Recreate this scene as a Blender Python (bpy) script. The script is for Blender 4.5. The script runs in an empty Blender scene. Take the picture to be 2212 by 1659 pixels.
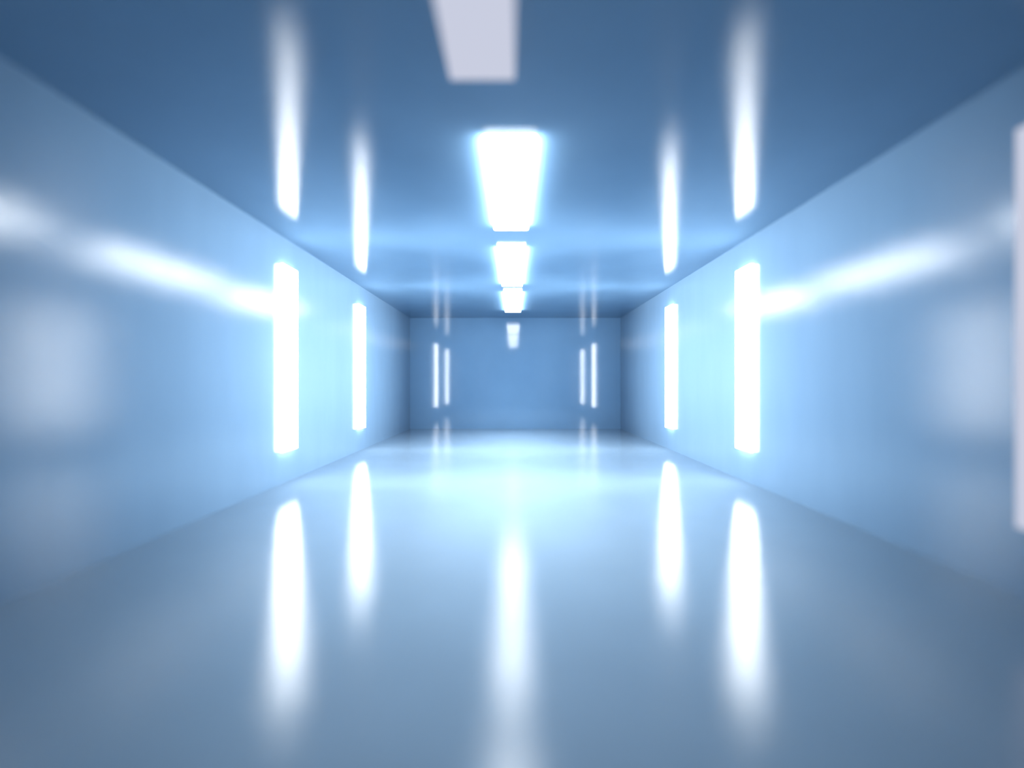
import bpy, bmesh, math
from mathutils import Vector

# ------------------------------------------------------------------ camera, world, exposure
# x right, y down the corridor, z up.  The lens looks straight along +y.
PXM = 79.67            # pixels per metre at the end wall (2212 px frame)
D = 12.5               # distance camera -> end wall
EYE = 1.205            # camera height
H = 3.0                # ceiling height
XL, XR = -2.81, 2.886  # side walls
YB = -4.5              # wall behind the camera
FPX = PXM * D

sc = bpy.context.scene
col = sc.collection
cam = bpy.data.cameras.new('camera')
co = bpy.data.objects.new('camera', cam)
col.objects.link(co)
co.location = (0, 0, EYE)
co.rotation_euler = (math.pi / 2, 0, 0)
cam.sensor_width = 36
cam.lens = 36 * FPX / 2212
cam.shift_x = -4 / 2212
cam.shift_y = 0.5 / 2212
cam.clip_start = 0.05
cam.dof.use_dof = True
cam.dof.focus_distance = 0.68 * D
cam.dof.aperture_fstop = 0.135
cam.dof.aperture_blades = 8
sc.camera = co

w = bpy.data.worlds.new('world')
sc.world = w
w.use_nodes = True
w.node_tree.nodes['Background'].inputs[0].default_value = (0, 0, 0, 1)
w.node_tree.nodes['Background'].inputs[1].default_value = 0
vs = sc.view_settings
vs.view_transform = 'Standard'
vs.look = 'None'
vs.exposure = 0.0
vs.gamma = 1.0
vs.use_curve_mapping = False

WALL_E = 22.0       # emission of the wall lights
CEIL_E = 15.0       # emission of the ceiling lights
DIM_E = 0.75       # the two bars and the panel nearest the camera burn low
LAMP_RGB = (0.92, 0.96, 1.0, 1)
DIM_RGB = (0.78, 0.82, 1.0, 1)

# ------------------------------------------------------------------ materials
def lacquer(name, rgb, rough, bump, grain=95.0, clouds=(1, 1, 1), spec=0.5, coat=0.0):
    m = bpy.data.materials.new(name)
    m.use_nodes = True
    nt = m.node_tree
    N, L = nt.nodes, nt.links
    p = N['Principled BSDF']
    tc = N.new('ShaderNodeTexCoord')
    mp = N.new('ShaderNodeMapping')
    mp.inputs['Scale'].default_value = clouds
    L.new(tc.outputs['Object'], mp.inputs['Vector'])
    big = N.new('ShaderNodeTexNoise')
    big.inputs['Scale'].default_value = 1.6
    big.inputs['Detail'].default_value = 6
    big.inputs['Roughness'].default_value = 0.6
    L.new(mp.outputs[0], big.inputs['Vector'])
    # faint cloudy mottling of the paint
    mix = N.new('ShaderNodeMix')
    mix.data_type = 'RGBA'
    mix.inputs['A'].default_value = tuple(c * 0.93 for c in rgb) + (1,)
    mix.inputs['B'].default_value = tuple(min(1, c * 1.07) for c in rgb) + (1,)
    L.new(big.outputs['Fac'], mix.inputs['Factor'])
    L.new(mix.outputs['Result'], p.inputs['Base Color'])
    rr = N.new('ShaderNodeMapRange')
    rr.inputs['From Min'].default_value = 0.3
    rr.inputs['From Max'].default_value = 0.7
    rr.inputs['To Min'].default_value = rough * 0.92
    rr.inputs['To Max'].default_value = rough * 1.08
    L.new(big.outputs['Fac'], rr.inputs['Value'])
    L.new(rr.outputs[0], p.inputs['Roughness'])
    p.inputs['Specular IOR Level'].default_value = spec
    # fine orange-peel grain
    g = N.new('ShaderNodeTexNoise')
    g.inputs['Scale'].default_value = grain
    g.inputs['Detail'].default_value = 2
    L.new(tc.outputs['Object'], g.inputs['Vector'])
    b = N.new('ShaderNodeBump')
    b.inputs['Strength'].default_value = bump
    b.inputs['Distance'].default_value = 0.001
    L.new(g.outputs['Fac'], b.inputs['Height'])
    L.new(b.outputs[0], p.inputs['Normal'])
    return m

M_WALL = lacquer('wall_lacquer', (0.13, 0.215, 0.312), 0.12, 0.8, clouds=(1, 2.2, 0.5), spec=0.65)
M_END = lacquer('end_wall_lacquer', (0.17, 0.31, 0.47), 0.065, 0.03, spec=0.7)
M_CEIL = lacquer('ceiling_lacquer', (0.12, 0.215, 0.325), 0.10, 0.6, spec=0.14)
M_FLOOR = lacquer('floor_epoxy', (0.20, 0.285, 0.365), 0.10, 0.9, spec=0.4)

def glow(name, e, rgb=LAMP_RGB):
    m = bpy.data.materials.new(name)
    m.use_nodes = True
    nt = m.node_tree
    nt.nodes.remove(nt.nodes['Principled BSDF'])
    em = nt.nodes.new('ShaderNodeEmission')
    em.inputs[0].default_value = rgb
    em.inputs[1].default_value = e
    nt.links.new(em.outputs[0], nt.nodes['Material Output'].inputs[0])
    return m

M_GLOW_W = glow('wall_light_diffuser', WALL_E)
M_GLOW_C = glow('ceiling_light_diffuser', CEIL_E)
M_GLOW_SIDE = glow('boosted_side_glow', 75.0)  # flank emission boosted to strengthen the glow beside the panels
M_GLOW_DIM = glow('dimmed_light_diffuser', DIM_E, DIM_RGB)
M_METAL = bpy.data.materials.new('white_metal')
M_METAL.use_nodes = True
M_METAL.node_tree.nodes['Principled BSDF'].inputs['Base Color'].default_value = (0.6, 0.7, 0.78, 1)
M_METAL.node_tree.nodes['Principled BSDF'].inputs['Roughness'].default_value = 0.35

# ------------------------------------------------------------------ mesh helpers
def box_bm(lo, hi, bevel=0.0, seg=2):
    bm = bmesh.new()
    r = bmesh.ops.create_cube(bm, size=1)
    lo, hi = Vector(lo), Vector(hi)
    for v in r['verts']:
        v.co = Vector(((lo[i] + hi[i]) / 2 + v.co[i] * (hi[i] - lo[i])) for i in range(3))
    if bevel:
        bmesh.ops.bevel(bm, geom=bm.edges[:], offset=bevel, segments=seg, affect='EDGES', profile=0.5)
    return bm

def obj(name, bm, mat, parent=None):
    me = bpy.data.meshes.new(name)
    bm.to_mesh(me)
    bm.free()
    o = bpy.data.objects.new(name, me)
    me.materials.append(mat)
    col.objects.link(o)
    o.parent = parent
    return o

def struct(name, lo, hi, mat, label):
    o = obj(name, box_bm(lo, hi), mat)
    o['kind'] = 'structure'
    o['label'] = label
    o['category'] = name.split('_')[0]
    return o

# ------------------------------------------------------------------ the corridor shell
T = 0.2
struct('floor', (XL - T, YB - T, -T), (XR + T, D + T, 0), M_FLOOR, 'glossy pale blue floor of the corridor')
struct('ceiling', (XL - T, YB - T, H), (XR + T, D + T, H + T), M_CEIL, 'glossy blue ceiling of the corridor')
struct('wall_left', (XL - T, YB - T, 0), (XL, D + T, H), M_WALL, 'glossy blue wall along the left side')
struct('wall_right', (XR, YB - T, 0), (XR + T, D + T, H), M_WALL, 'glossy blue wall along the right side')
struct('wall_end', (XL, D, 0), (XR, D + T, H), M_END, 'mirror-smooth blue wall closing the far end')
struct('wall_back', (XL, YB - T, 0), (XR, YB, H), M_WALL, 'blue wall behind the camera')

# ------------------------------------------------------------------ the lights
LW, LL, LT = 0.37, 2.25, 0.05     # width, length, depth of one light bar

def make_light(name, mat):
    """Bar lying in the local xy plane (long axis y), back at z=0, glowing towards +z."""
    root = bpy.data.objects.new(name, None)
    root.empty_display_size = 0.2
    col.objects.link(root)
    obj('mounting_plate', box_bm((-LW / 2 + .012, -LL / 2 + .012, 0), (LW / 2 - .012, LL / 2 - .012, 0.008), 0.002, 1), M_METAL, root)
    obj('diffuser', box_bm((-LW / 2, -LL / 2, 0.008), (LW / 2, LL / 2, LT), 0.006, 2), mat, root)
    return root

def beam(root, watts, spread):
    # area light added just before the front face to boost the bar's forward light
    l = bpy.data.lights.new('beam', 'AREA')
    l.shape = 'RECTANGLE'
    l.size, l.size_y = LW - .02, LL - .02
    l.energy = watts
    l.spread = math.radians(spread)
    l.color = LAMP_RGB[:3]
    o = bpy.data.objects.new('beam', l)
    col.objects.link(o)
    o.parent = root
    o.location = (0, 0, LT + .002)
    o.rotation_euler = (math.pi, 0, 0)

def dup(root):
    r = root.copy()
    col.objects.link(r)
    for ch in list(root.children):
        c = ch.copy()
        col.objects.link(c)
        c.parent = r
    return r

def dim(root, keep_beam=False):
    if not keep_beam:
        for ch in [c for c in root.children if c.type == 'LIGHT']:
            bpy.data.objects.remove(ch)
    # the same bar with its own low-burning diffuser
    for ch in root.children:
        if ch.name.startswith('diffuser'):
            ch.data = ch.data.copy()
            for k in range(len(ch.data.materials)):
                ch.data.materials[k] = M_GLOW_DIM

def describe(o, label, cat, group):
    o['label'] = label
    o['category'] = cat
    o['group'] = group

wall_proto = make_light('wall_light', M_GLOW_W)
beam(wall_proto, 112, 66)
ZC = EYE + (1.445 - 0.815) / 2
spots = [
    ('L', 0.456 * D, 'nearer and larger of the two white light bars on the left wall'),
    ('L', 0.674 * D, 'farther and smaller white light bar on the left wall, nearest the end wall'),
    ('R', 0.457 * D, 'white light bar on the right wall, between the cut-off bar and the farthest bar'),
    ('R', 0.678 * D, 'farthest white light bar on the right wall, nearest the end wall'),
    ('R', 0.194 * D, 'dim blurred light bar on the right wall, cut off by the right edge'),
    ('L', 0.165 * D, 'light bar on the left wall beside the camera, just outside the left edge'),
]
for i, (s, y, lab) in enumerate(spots):
    o = wall_proto if i == 0 else dup(wall_proto)
    if s == 'L':
        o.rotation_euler = (math.pi / 2, 0, math.pi / 2)      # local z -> +x, local y -> up
        o.location = (XL, y, ZC)
    else:
        o.rotation_euler = (math.pi / 2, 0, -math.pi / 2)     # local z -> -x
        o.location = (XR, y, ZC)
    if y < 0.3 * D:
        dim(o)
    describe(o, lab, 'light', 'tall light bars on the side walls')

ceil_proto = make_light('ceiling_light', M_GLOW_C)
# extra glow added on the long panel flanks, for the halo on the ceiling
for ch in ceil_proto.children:
    if ch.name.startswith('diffuser'):
        ch.data.materials.append(M_GLOW_SIDE)
        for p in ch.data.polygons:
            if abs(p.normal.x) > 0.9:
                p.material_index = 1
beam(ceil_proto, 62, 90)
for i, (x, f0, lab) in enumerate([
    (-0.03, 0.4167, 'long white ceiling light panel, second from the camera, with the widest glow'),
    (-0.03, 0.660, 'white ceiling light panel between the widest glowing one and the small last one'),
    (-0.02, 0.893, 'smallest white ceiling light panel, last before the end wall'),
    (-0.18, 0.212, 'dim blurred ceiling light panel cut off by the top edge of the photo'),
]):
    o = ceil_proto if i == 0 else dup(ceil_proto)
    o.rotation_euler = (math.pi, 0, 0)
    o.location = (x, f0 * D - LL / 2 * (0.84 if i == 0 else 1.0), H)
    if f0 < 0.3:
        dim(o, True)
        for ch in o.children:
            if ch.type == 'LIGHT':
                ch.data = ch.data.copy()
                ch.data.energy = 8
    o.scale.y = 0.84 if i == 0 else 1.0
    describe(o, lab, 'light', 'light panels down the middle of the ceiling')
